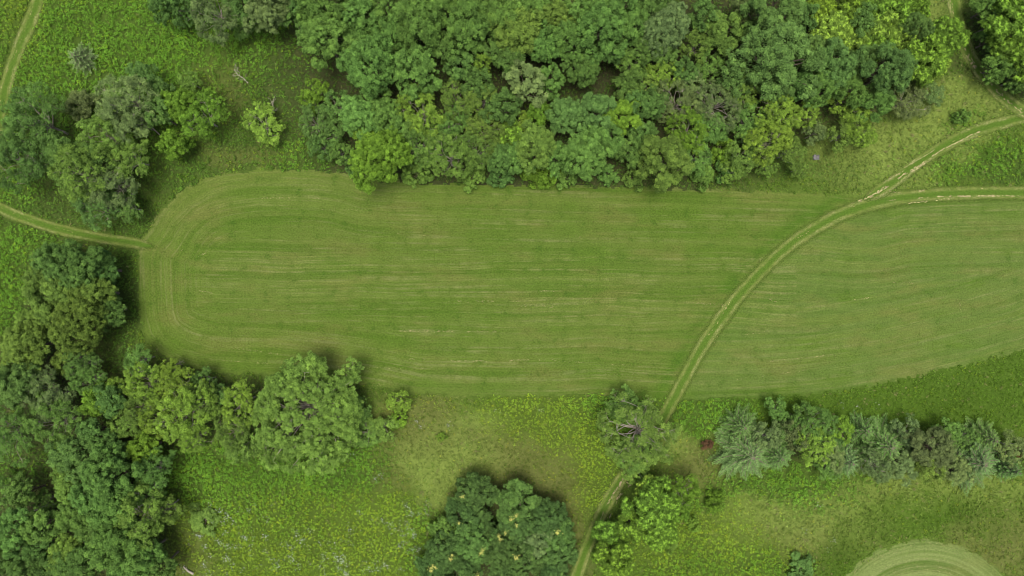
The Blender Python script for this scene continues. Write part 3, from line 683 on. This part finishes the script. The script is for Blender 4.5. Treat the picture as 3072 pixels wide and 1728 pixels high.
def tree(px, py, r, kind, colour, where, h=None, label=None, group=None, wood=None):
    R = r*PXM
    if h is None: h = {'shrub': 1.15*R+.6, 'spruce': 1.75*R+.8, 'star': 1.7*R+2.0, 'loose': 1.7*R+1.6, 'thin': 1.3*R+1.5, 'bumpy': 1.8*R+2.0, 'pine': 2.0*R+3.5}.get(kind, 2.0*R+3.0)
    h = min(h, 14.5)
    R *= (ALT - h*.65)/ALT
    P = PROTO[kind]
    best = min(abs(math.log(R/p[0])) for p in P)
    pool = [p for p in P if abs(math.log(R/p[0])) < best + .16]
    Rp, Hp, crown, wd = pool[int(tree_rng.integers(len(pool)))]
    x, y, _ = gp(px, py, h*.62)
    e = bpy.data.objects.new(KIND_NAME[kind], None); COL.objects.link(e); e.empty_display_size = .5
    e.location = (x, y, 0); s = R/Rp*0.95
    e.scale = (s*tree_rng.uniform(.94, 1.06), s*tree_rng.uniform(.94, 1.06), h/Hp); e.rotation_euler = (tree_rng.normal(0, .05), tree_rng.normal(0, .05), tree_rng.uniform(0, 2*pi))
    AUTO.append(dict(o=e, x=x, y=y, r=r, kind=kind, colour=colour, where=where, auto=label is None))
    tag(e, label, CAT.get(kind, 'tree'), group or (f'{colour} {KIND_NAME[kind].replace("_", " ")}s {where}'))
    t = obj('trunk' if kind != 'shrub' else 'stems', wd, M_GREYBARK if kind in ('loose', 'thin', 'giant') else M_BARK, e)
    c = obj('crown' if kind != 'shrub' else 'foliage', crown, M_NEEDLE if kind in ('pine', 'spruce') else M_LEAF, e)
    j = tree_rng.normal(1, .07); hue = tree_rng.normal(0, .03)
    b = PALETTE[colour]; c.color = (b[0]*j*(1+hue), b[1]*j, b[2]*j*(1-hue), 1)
    return e

# ------------------------------------------------------------------ trees: where they stand
O, B, L, T, P_, Sp, Sh, G = 'oak', 'bumpy', 'loose', 'star', 'pine', 'spruce', 'shrub', 'giant'
mg, dg, bg_, gg, og, yg, br, fr, bn, sb, rd, dp = ('mid green', 'dark green', 'blue green', 'grey green', 'olive green', 'yellow green', 'bright green', 'fresh green', 'brownish', 'silvery green', 'reddish', 'deep green')

WOOD = 'in the dense wood'
for a in [(970, 20, 84, O, mg), (1074, 44, 64, O, mg), (986, 132, 80, O, mg), (1078, 108, 56, O, mg), (1178, 118, 60, O, mg), (1106, 222, 90, O, mg), (1258, 222, 80, O, mg), (1270, 76, 84, O, mg), (1410, 92, 80, O, mg), (1300, 10, 66, O, mg), (1160, 22, 66, O, mg),
          (1510, 18, 76, O, mg), (1558, 112, 72, O, og), (1622, 120, 56, O, mg), (1378, 200, 50, O, dg), (1575, 248, 62, O, gg), (1538, 182, 52, O, dg), (1460, 40, 60, O, dg), (1350, 150, 50, O, dg), (1480, 150, 46, O, dg), (1430, 255, 48, O, dg),
          (1180, 190, 40, O, dg), (1040, 70, 50, O, dg), (900, 20, 50, O, dg), (930, 75, 45, O, dg), (1400, 20, 60, O, mg), (1600, 20, 60, O, mg), (1660, 50, 54, O, og), (1712, 50, 38, O, mg), (1796, 104, 84, O, mg), (1708, 132, 64, O, mg), (1884, 76, 62, O, mg), (1860, 20, 64, O, mg), (1770, 20, 60, O, mg),
          (1652, 228, 44, O, mg), (1756, 212, 54, O, dg), (1840, 150, 50, O, dg), (1950, 20, 60, O, dg)]:
    tree(*a, WOOD)
INNER = 'round the wood clearing'
for a in [(1992, 96, 82, B, gg), (2164, 100, 66, B, og), (2084, 148, 50, L, og), (1888, 198, 54, L, fr), (1996, 222, 48, L, yg), (1940, 258, 42, L, og), (1868, 264, 46, O, dg), (2128, 208, 46, L, fr), (2188, 250, 52, O, bg_), (2068, 256, 50, L, gg), (1948, 318, 48, O, dg), (1930, 140, 48, O, dg), (2060, 215, 40, O, dg), (2110, 60, 46, O, dg), (1990, 170, 40, O, dg)]:
    tree(*a, INNER, h=None)
tree(1446, 203, 30, L, yg, '', label='small yellow green tree glowing among the dark crowns of the wood', h=9)
EDGE = 'along the wood\'s field edge'
for a in [(1082, 350, 70, B, mg), (1158, 342, 60, B, mg), (1106, 410, 46, B, br), (1138, 478, 100, B, br), (1266, 346, 76, L, yg), (1378, 302, 62, L, og), (1446, 306, 56, L, og), (1362, 372, 56, L, mg), (1450, 402, 64, L, og), (1350, 478, 82, L, fr), (1430, 462, 68, L, og), (1240, 440, 70, L, mg), (1526, 404, 42, T, br),
          (1562, 364, 34, L, yg), (1618, 344, 40, B, br), (1604, 442, 68, O, og), (1700, 352, 64, B, bg_), (1788, 338, 66, B, bg_), (1860, 352, 62, B, br), (1750, 460, 80, B, mg), (1660, 480, 46, B, mg), (1500, 480, 54, B, dg), (1560, 480, 44, O, mg), (1830, 420, 60, B, mg), (1880, 450, 50, B, dg),
          (1984, 484, 84, B, og), (2062, 408, 72, L, br), (2085, 470, 56, L, mg), (2034, 312, 74, 'thin', gg), (2150, 318, 80, 'thin', gg), (2212, 282, 54, L, fr), (1900, 310, 46, O, dg), (2120, 390, 56, L, mg), (1930, 400, 46, B, dg), (1510, 330, 54, O, dg), (1330, 420, 50, L, dg), (1200, 400, 50, B, mg), (2240, 360, 50, L, mg)]:
    tree(*a, EDGE)
for a in [(950, 275, 42, L, br), (938, 310, 36, L, br), (946, 372, 56, L, bg_), (1000, 400, 44, L, dg), (1010, 320, 50, L, dg), (970, 440, 40, L, dg), (1020, 460, 36, L, mg)]:
    tree(*a, 'at the wood corner')
for a in [(2164, 455, 36, Sh, br), (1590, 520, 30, Sh, br), (1640, 530, 34, Sh, br), (1700, 532, 30, Sh, mg), (1820, 520, 32, Sh, mg), (1250, 520, 40, Sh, fr), (1420, 528, 36, Sh, fr), (1500, 530, 34, Sh, dg), (1900, 535, 30, Sh, og), (2110, 520, 34, Sh, fr), (1060, 500, 30, Sh, dg), (2180, 500, 34, Sh, mg)]:
    tree(*a, 'at the foot of the wood edge')
NE = 'in the pine stand'
for a in [(2303, 36, 88, P_, bg_), (2222, 22, 44, P_, gg), (2324, 168, 122, P_, bg_), (2405, 150, 56, P_, bg_), (2440, 30, 54, T, br), (2491, 100, 64, T, yg), (2542, 36, 54, T, br), (2607, 24, 58, T, br), (2634, 84, 52, T, yg), (2738, 30, 50, T, br), (2560, 122, 40, T, yg), (2632, 136, 44, T, br), (2696, 112, 44, T, yg), (2680, 40, 50, T, br),
          (2735, 84, 46, P_, bg_), (2495, 208, 70, P_, bg_), (2577, 186, 50, P_, bg_), (2654, 216, 82, P_, bg_), (2696, 190, 34, P_, sb), (2769, 190, 68, T, br), (2800, 210, 40, T, yg), (2822, 120, 68, T, br), (2607, 300, 54, P_, mg), (2457, 262, 58, P_, mg), (2540, 270, 50, P_, mg), (2270, 258, 32, L, og), (2390, 60, 50, O, dg), (2580, 70, 46, O, dg), (2330, 262, 56, P_, bg_), (2400, 250, 50, P_, mg), (2250, 110, 40, O, dg)]:
    tree(*a, NE)
tree(2714, 305, 58, L, bn, '', label='dull brownish shrubby tree at the pine stand foot by the grass slope', h=4.5)
tree(2790, 280, 38, L, sb, '', label='silvery leaved small tree beside the dull brownish shrubby tree', h=4)
LOOSE = 'in grass before the pines'
for a in [(2328, 352, 68, L, yg), (2405, 345, 44, L, yg), (2303, 426, 72, L, yg), (2521, 306, 40, L, yg), (2566, 378, 58, L, yg), (2521, 410, 44, L, og), (2226, 478, 50, L, og), (2360, 460, 50, L, og), (2250, 420, 44, L, mg), (2440, 402, 36, L, gg), (2200, 516, 36, L, fr), (2390, 508, 28, L, og), (2600, 420, 30, L, yg), (2300, 500, 30, L, fr)]:
    tree(*a, LOOSE)
for a in [(3005, 60, 80, T, br), (2962, 26, 44, B, mg), (3050, 150, 78, T, br), (3000, 196, 46, B, mg), (3052, 236, 40, B, dg), (2976, 118, 42, B, mg), (3070, 30, 60, T, br), (3085, 250, 40, B, dg)]:
    tree(*a, 'in the separate thicket')
tree(2885, 350, 22, Sh, fr, '', label='single round green shrub on the grass slope between the two tracks')
tree(229, 167, 48, Sp, gg, '', label='lone grey green conical spruce in the weedy meadow', h=4.5)
tree(238, 312, 42, Sh, bn, '', label='dark brownish shrub in weeds above the dark tree clump', h=3)
for a in [(641, 42, 88, L, gg), (815, 30, 72, O, gg), (500, 8, 54, O, dg), (560, 30, 60, L, dg), (730, 20, 60, O, dg), (870, 50, 50, O, dg), (720, 80, 40, L, dg)]:
    tree(*a, 'on the weedy meadow fringe')
LEFT = 'in the side track clump'
for a in [(122, 372, 94, L, dg), (65, 350, 50, L, mg), (86, 486, 90, L, dg), (190, 450, 56, O, dg), (412, 306, 88, L, gg), (378, 363, 70, L, gg), (318, 422, 76, L, fr), (398, 478, 66, L, fr), (258, 520, 98, L, fr), (348, 570, 76, L, gg), (308, 628, 68, L, bg_), (388, 622, 48, L, dg), (205, 510, 50, L, mg), (547, 328, 58, B, br), (611, 358, 68, L, br), (527, 440, 46, B, br), (577, 248, 36, L, fr), (633, 292, 32, L, br), (424, 236, 38, O, bg_), (477, 268, 34, O, bg_), (300, 470, 60, O, dg), (20, 440, 50, L, dg), (480, 350, 50, O, dg)]:
    tree(*a, LEFT)
tree(795, 378, 60, L, yg, '', label='isolated small yellow green tree in the rough grass corner', h=4.5)
DOME = 'in the dark round copse'
for a in [(222, 790, 98, B, dg), (172, 880, 92, B, og), (290, 880, 76, B, og), (234, 952, 96, B, og), (330, 930, 54, B, dg), (150, 800, 60, B, og), (310, 810, 60, B, dg), (240, 870, 80, B, og), (150, 950, 50, B, og)]:
    tree(*a, DOME)
tree(76, 965, 34, B, fr, '', label='small bright green bush tucked against the dark round copse', h=3)
SW = 'in the tangled wood'
for a in [(83, 1038, 76, B, og), (207, 1077, 44, L, og), (70, 1138, 70, O, bg_), (17, 1168, 50, O, bg_), (257, 1090, 58, L, dg), (146, 1188, 82, L, gg), (265, 1140, 54, L, mg), (40, 1298, 76, L, mg), (167, 1250, 84, L, mg), (383, 1266, 48, L, fr), (239, 1362, 64, O, bg_), (343, 1349, 56, O, dg), (443, 1345, 50, B, br), (471, 1409, 64, L, mg), (339, 1421, 84, O, mg), (227, 1445, 52, O, fr),
          (451, 1465, 56, L, mg), (303, 1470, 72, O, mg), (263, 1541, 64, O, mg), (419, 1541, 92, L, fr), (339, 1521, 68, O, mg), (494, 1525, 60, L, og), (16, 1469, 52, L, mg), (76, 1481, 44, O, dg), (48, 1581, 66, O, mg), (151, 1557, 60, O, mg), (144, 1497, 32, L, mg), (359, 1640, 84, O, mg), (219, 1660, 56, O, fr), (439, 1660, 64, O, mg), (259, 1702, 64, O, dg), (80, 1716, 64, O, dg), (399, 1710, 64, O, mg), (330, 1200, 50, O, dg), (120, 1640, 50, O, dg), (20, 1660, 50, O, dg), (490, 1690, 44, O, dg), (160, 1700, 50, O, dg), (290, 1290, 50, O, dg), (310, 1600, 60, O, dg)]:
    tree(*a, SW)
HEDGE = 'in the pale hedge'
for a in [(427, 1077, 48, L, mg), (439, 1155, 62, L, yg), (545, 1160, 64, L, yg), (305, 1203, 50, B, br), (613, 1201, 68, L, fr), (478, 1262, 56, L, yg), (558, 1230, 90, L, yg), (586, 1312, 52, L, yg), (621, 1139, 38, L, dg), (370, 1170, 48, L, yg), (430, 1225, 56, L, og), (510, 1110, 40, L, yg), (731, 1205, 64, L, yg), (712, 1281, 60, L, og), (722, 1340, 50, L, og), (672, 1180, 44, L, dg)]:
    tree(*a, HEDGE)
tree(932, 1228, 172, G, fr, '', label='huge spreading fresh green tree overhanging the mown field edge', h=9.5)
for a in [(1100, 1296, 50, L, fr), (1148, 1284, 44, L, fr), (1060, 1240, 50, L, mg), (830, 1340, 60, L, fr)]:
    tree(*a, 'skirting the huge tree', h=3.2)
tree(1200, 1208, 36, L, yg, '', label='small yellow green tree at the field edge near the huge tree', h=5)
tree(1198, 1258, 26, Sh, br, '', label='little bright shrub at the foot of the small yellow green tree')
tree(610, 1561, 40, Sh, og, '', label='low spiky olive shrub alone in the lush weeds', h=1.5)
tree(1323, 1311, 13, Sh, yg, '', label='tiny lime sapling in the dull short grass')
DARK = 'in the dark flowering group'
dark_trees = []
for a in [(1430, 1478, 66, B, dp), (1545, 1502, 70, B, dg), (1384, 1530, 60, B, dp), (1642, 1550, 68, B, dp), (1560, 1566, 62, B, dp), (1417, 1622, 70, B, dg), (1335, 1648, 66, B, dp), (1668, 1606, 56, B, dg), (1503, 1648, 66, B, dp), (1581, 1672, 58, B, dp), (1677, 1663, 52, B, dp), (1373, 1704, 68, B, dp), (1512, 1706, 54, B, dp), (1313, 1698, 54, B, dp), (1655, 1718, 54, B, dp), (1450, 1570, 40, B, dp)]:
    dark_trees.append(tree(*a, DARK, h=1.35*a[2]*PXM+1.6))
tree(1334, 1582, 42, B, mg, '', label='lighter green round tree on the flank of the dark flowering group', h=4.8)
tree(1612, 1618, 54, O, gg, '', label='greyish green tree within the dark flowering group', h=6.2)
tree(1920, 1290, 122, 'thin', og, '', label='thin crowned tree with bare grey limbs leaning over the track', h=8)
tree(1908, 1355, 66, L, fr, '', label='pale leafy tree growing over the track below the thin crowned tree'.replace('below', 'against'), h=6)
tree(1872, 1215, 58, L, mg, '', label='loose dark shrubby tree at the mown field edge against the thin crowned tree', h=4.5)
tree(1905, 1410, 40, L, fr, '', label='small loose leafy tree hanging over the bare rutted track', h=4.5)
for a in [(1954, 1512, 74, T, br), (1946, 1466, 48, T, yg), (1980, 1582, 54, T, br), (1846, 1652, 62, T, br), (1896, 1570, 46, T, br), (2050, 1470, 56, L, br), (1830, 1600, 40, T, br)]:
    tree(*a, 'beside the rutted track', h=2.0*a[2]*PXM+1.5)
for a in [(2145, 1503, 28, Sh, br), (2080, 1572, 20, Sh, yg), (2040, 1540, 30, Sh, br), (2010, 1630, 24, Sh, fr)]:
    tree(*a, 'in weeds near tufted trees')
tree(2123, 1334, 16, Sh, rd, '', label='small dark red shrub at the end of the spruce row', h=1.6)
ROW = 'in the spruce row'
for a in [(2233, 1280, 62, Sp, bg_), (2248, 1360, 102, Sp, sb), (2200, 1310, 40, Sp, bg_), (2340, 1370, 60, Sp, bg_), (2437, 1272, 62, L, mg), (2387, 1302, 48, Sh, bn), (2441, 1341, 60, L, yg), (2512, 1285, 46, L, br), (2549, 1383, 66, Sp, sb), (2600, 1300, 52, Sp, bg_), (2662, 1346, 88, Sp, bg_), (2736, 1343, 32, Sp, sb), (2786, 1335, 74, P_, bn), (2865, 1352, 44, Sp, bg_), (2936, 1383, 102, Sp, sb), (2970, 1314, 58, Sp, bg_), (3040, 1408, 46, Sp, bg_), (2360, 1290, 46, L, dg), (2490, 1330, 40, L, dg), (2330, 1225, 36, L, mg), (2400, 1240, 36, L, mg), (2900, 1310, 40, L, dg), (2480, 1400, 40, L, mg), (2300, 1310, 50, L, gg), (2620, 1390, 56, L, gg), (2700, 1388, 50, P_, gg), (2780, 1392, 50, L, og), (2860, 1404, 52, P_, gg), (2720, 1296, 46, L, gg), (2835, 1296, 46, L, mg), (3030, 1336, 46, L, gg), (2500, 1366, 48, P_, gg)]:
    tree(*a, ROW, h=min(7.0, 1.3*a[2]*PXM+1.6))
tree(3060, 1350, 20, Sh, rd, '', label='dull red shrub beside the last silvery spruce of the row', h=2.4)
tree(2402, 1712, 42, Sh, dg, '', label='low dark shrub in the pale grass near the round mown patch', h=1.4)

# yellow blossom sprays on the dark group
def blossom_mesh(seed):
    r = np.random.default_rng(seed); n = 26
    C = r.normal(0, .28, (n, 3))*np.array([1, 1, .25]); nr = norm(np.array([0, 0, 1.]) + r.normal(0, .3, (n, 3)))
    V = card(C, nr, rdir(r, n), np.full(n, .22), np.full(n, .16)); return mesh_np('blossom', V, np.arange(len(V)).reshape(-1, 4))
m_b, t_b, o_b = new_mat('yellow_blossom'); leaf_shader(N(t_b), (0.34, 0.36, 0.09, 1), o_b, .2)
bl = [blossom_mesh(s) for s in range(4)]
for i, (px, py) in enumerate([(1391, 1488), (1380, 1556), (1530, 1545), (1536, 1551), (1556, 1564), (1505, 1610), (1509, 1617), (1523, 1590), (1352, 1660), (1356, 1652), (1440, 1640), (1445, 1633), (1310, 1690), (1302, 1697), (1392, 1716), (1430, 1714), (1428, 1722), (1665, 1592), (1555, 1667), (1545, 1530)]):
    x, y, _ = gp(px, py, 5.5)
    tr_ = min(dark_trees, key=lambda e: (e.location.x-x)**2 + (e.location.y-y)**2)
    dx, dy = x-tr_.location.x, y-tr_.location.y
    a = -tr_.rotation_euler.z; lx = (dx*math.cos(a)-dy*math.sin(a))/tr_.scale.x; ly = (dx*math.sin(a)+dy*math.cos(a))/tr_.scale.y
    cm = [c for c in tr_.children if c.name.startswith('crown')][0].data
    if i == 0 or True:
        co = np.empty(len(cm.vertices)*3, dtype=np.float32); cm.vertices.foreach_get('co', co); co = co.reshape(-1, 3)
    near = co[(co[:, 0]-lx)**2 + (co[:, 1]-ly)**2 < .3]
    z = near[:, 2].max() if len(near) else 5.0
    o = obj('blossom', bl[i % 4], m_b, tr_); o.location = (lx, ly, z + .02); o.scale = (.75, .75, .75)

# ------------------------------------------------------------------ dead wood and stone
def deadwood(name, pts, label, cat, seed, rad=.09, twigs=14, reach=1.0, z=.35):
    """bare branching wood lying on the ground; pts photograph pixels of the main stem"""
    r = np.random.default_rng(seed); ln = line_m(pts); c = ln[0]
    e = bpy.data.objects.new(name, None); COL.objects.link(e); e.location = (c[0], c[1], 0); tag(e, label, cat)
    P = np.concatenate([ln-c, np.full((len(ln), 1), z)], 1); P[0, 2] = rad*.8; P[1:, 2] += r.normal(0, .08, len(ln)-1)
    n = len(P)
    V, F = tube(P, np.linspace(rad, rad*.45, n), 7); obj('trunk', mesh_np('trunk', V, F, smooth=True), M_DEAD, e)
    parts = []
    for i in range(twigs):
        t = r.uniform(.15, 1)*(n-1); k = min(int(t), n-2); s = P[k] + (P[k+1]-P[k])*(t-k)
        d = P[k+1]-P[k]; a = math.atan2(d[1], d[0]) + r.choice([-1, 1])*r.uniform(.4, 1.2)
        L = reach*r.uniform(.4, 1.1); b = s + np.array([math.cos(a)*L, math.sin(a)*L, r.uniform(-.1, .4)]); b[2] = max(b[2], .08)
        parts.append(limb(r, s, b, rad*.4, rad*.15, 5, .12, 5))
        for q in range(2):
            m = s + (b-s)*r.uniform(.4, .9); a2 = a + r.uniform(-1, 1); b2 = m + np.array([math.cos(a2), math.sin(a2), .1])*L*.5
            parts.append(limb(r, m, b2, rad*.22, rad*.1, 4, .12, 4))
    if parts:
        V, F = join(parts); tag(obj('branches', mesh_np('branches', V, F, smooth=True), M_DEAD, e), kind='stuff')
    return e
deadwood('dead_branch', [(745, 250), (732, 236), (716, 226), (706, 212)], 'bleached fallen branch lying on the bare patch of the weedy meadow', 'dead branch', 1, .10, 12, 1.1, .5)
deadwood('dead_branch', [(815, 345), (825, 325), (818, 305)], 'bare twiggy dead bush beside the isolated yellow green tree', 'dead branch', 2, .06, 14, 1.2, .9)
deadwood('dead_branch', [(480, 405), (474, 385), (462, 370)], 'bare grey limbs showing between the pale and bright crowns', 'dead branch', 3, .10, 10, 1.4, 2.8)
deadwood('dead_branch', [(380, 545), (350, 560), (320, 570)], 'bare grey limbs poking out of the clump near the field', 'dead branch', 4, .08, 12, 1.2, 3.0)
deadwood('dead_branch', [(525, 1108), (540, 1095), (556, 1080)], 'bare twigs sticking out of the pale hedge into the field', 'dead branch', 6, .06, 12, 1.0, 1.6)
def fork(px_a, px_b, px_c, px_d, label):
    """a pale dead trunk that forks in two"""
    a, b, c, d = [np.array(gp(*q)) for q in (px_a, px_b, px_c, px_d)]
    e = bpy.data.objects.new('dead_tree', None); COL.objects.link(e); e.location = tuple(a); tag(e, label, 'dead tree')
    up = np.array([0, 0, 1.0]); r = np.random.default_rng(9)
    V, F = limb(r, a-a+up*.12, b-a+up*.5, .16, .13, 6, .05, 8); obj('trunk', mesh_np('trunk', V, F, smooth=True), M_DEAD, e)
    for q in (c, d):
        V, F = limb(r, b-a+up*.5, q-a+up*.8, .12, .05, 6, .08, 7); obj('limb', mesh_np('limb', V, F, smooth=True), M_DEAD, e)
fork((170, 1512), (134, 1517), (117, 1505), (110, 1528), 'pale dead forked trunk lying in the tangled wood')
r = np.random.default_rng(4)
a, b = np.array(gp(552, 1698)), np.array(gp(583, 1720))
e = bpy.data.objects.new('fallen_log', None); COL.objects.link(e); e.location = (a[0], a[1], 0); tag(e, 'pale bleached log lying on open ground by the lush weeds', 'log')
V, F = limb(r, np.array([0, 0, .2]), b-a+np.array([0, 0, .22]), .12, .22, 9, .06, 9); obj('trunk', mesh_np('trunk', V, F, smooth=True), M_DEAD, e)
V, F = limb(r, (b-a)*.3+np.array([0, 0, .25]), (b-a)*.12+np.array([.45, .2, .4]), .07, .03, 5, .08, 6); obj('branch_stub', mesh_np('stub', V, F, smooth=True), M_DEAD, e)
# boulder
import bmesh
bm = bmesh.new(); bmesh.ops.create_icosphere(bm, subdivisions=3, radius=.55)
for v in bm.verts:
    c = v.co; k = 1 + .22*math.sin(c.x*7+1)*math.cos(c.y*6) + .12*math.sin(c.z*11+c.x*5)
    v.co = (c.x*k*1.15, c.y*k*.9, max(c.z*k*.7+.25, -.05))
me = bpy.data.meshes.new('boulder'); bm.to_mesh(me); bm.free()
m_r, t_r, o_r = new_mat('grey_stone'); n_ = N(t_r); nz = n_.noise(n_.pos(), 5, 5)
n_.link(n_.diffuse(n_.mix(nz, (.05, .05, .05), (.14, .14, .14)), nz, .8, .08), o_r.inputs[0])
o = obj('boulder', me, m_r); o.location = (gp(2446, 473)[0], gp(2446, 473)[1], .1); tag(o, 'grey boulder in rough grass before the loose yellow green trees', 'boulder')

# ------------------------------------------------------------------ labels of the trees: look, place, and the neighbour that sets each apart
from collections import Counter
def lab(i, level):
    t = AUTO[i]; size = 'small' if t['r'] < 45 else ('large' if t['r'] > 74 else '')
    base = ' '.join(q for q in (size if level else '', t['colour'], KIND_WORD[t['kind']], t['where']) if q)
    if level < 2: return base
    others = sorted((q for q in AUTO if q is not t and (q['colour'], q['kind']) != (t['colour'], t['kind'])), key=lambda q: (q['x']-t['x'])**2 + (q['y']-t['y'])**2)
    if level == 3:
        lm = min(LAND, key=lambda q: (gp(*q[:2])[0]-t['x'])**2 + (gp(*q[:2])[1]-t['y'])**2)
        return base + ' near the ' + lm[2]
    q = others[0]; base += f" by {q['colour']} {SHORT.get(q['kind'], 'tree')}"
    return base
LAND = [(1446, 203, 'small yellow tree'), (930, 150, 'weedy meadow'), (1740, 275, 'dark clearing'), (1200, 460, 'mown field'), (2324, 170, 'big pines'), (124, 1521, 'forked dead trunk'), (570, 1708, 'bleached log'),
        (420, 900, 'rounded field end'), (200, 690, 'side track'), (1760, 1600, 'rutted track'), (1330, 1400, 'pale grass'), (1260, 1640, 'white wildflowers'), (229, 167, 'lone spruce'), (795, 378, 'isolated tree'), (2885, 350, 'round shrub'), (2123, 1334, 'red shrub'), (80, 800, 'weedy slope'), (560, 1200, 'pale hedge')]
autos = [i for i, t in enumerate(AUTO) if t['auto']]
names = {i: lab(i, 0) for i in autos}
for level in (1, 2, 3):
    cnt = Counter(names.values())
    for i in autos:
        if cnt[names[i]] > 1: names[i] = lab(i, level)
for i in autos: AUTO[i]['o']['label'] = names[i]
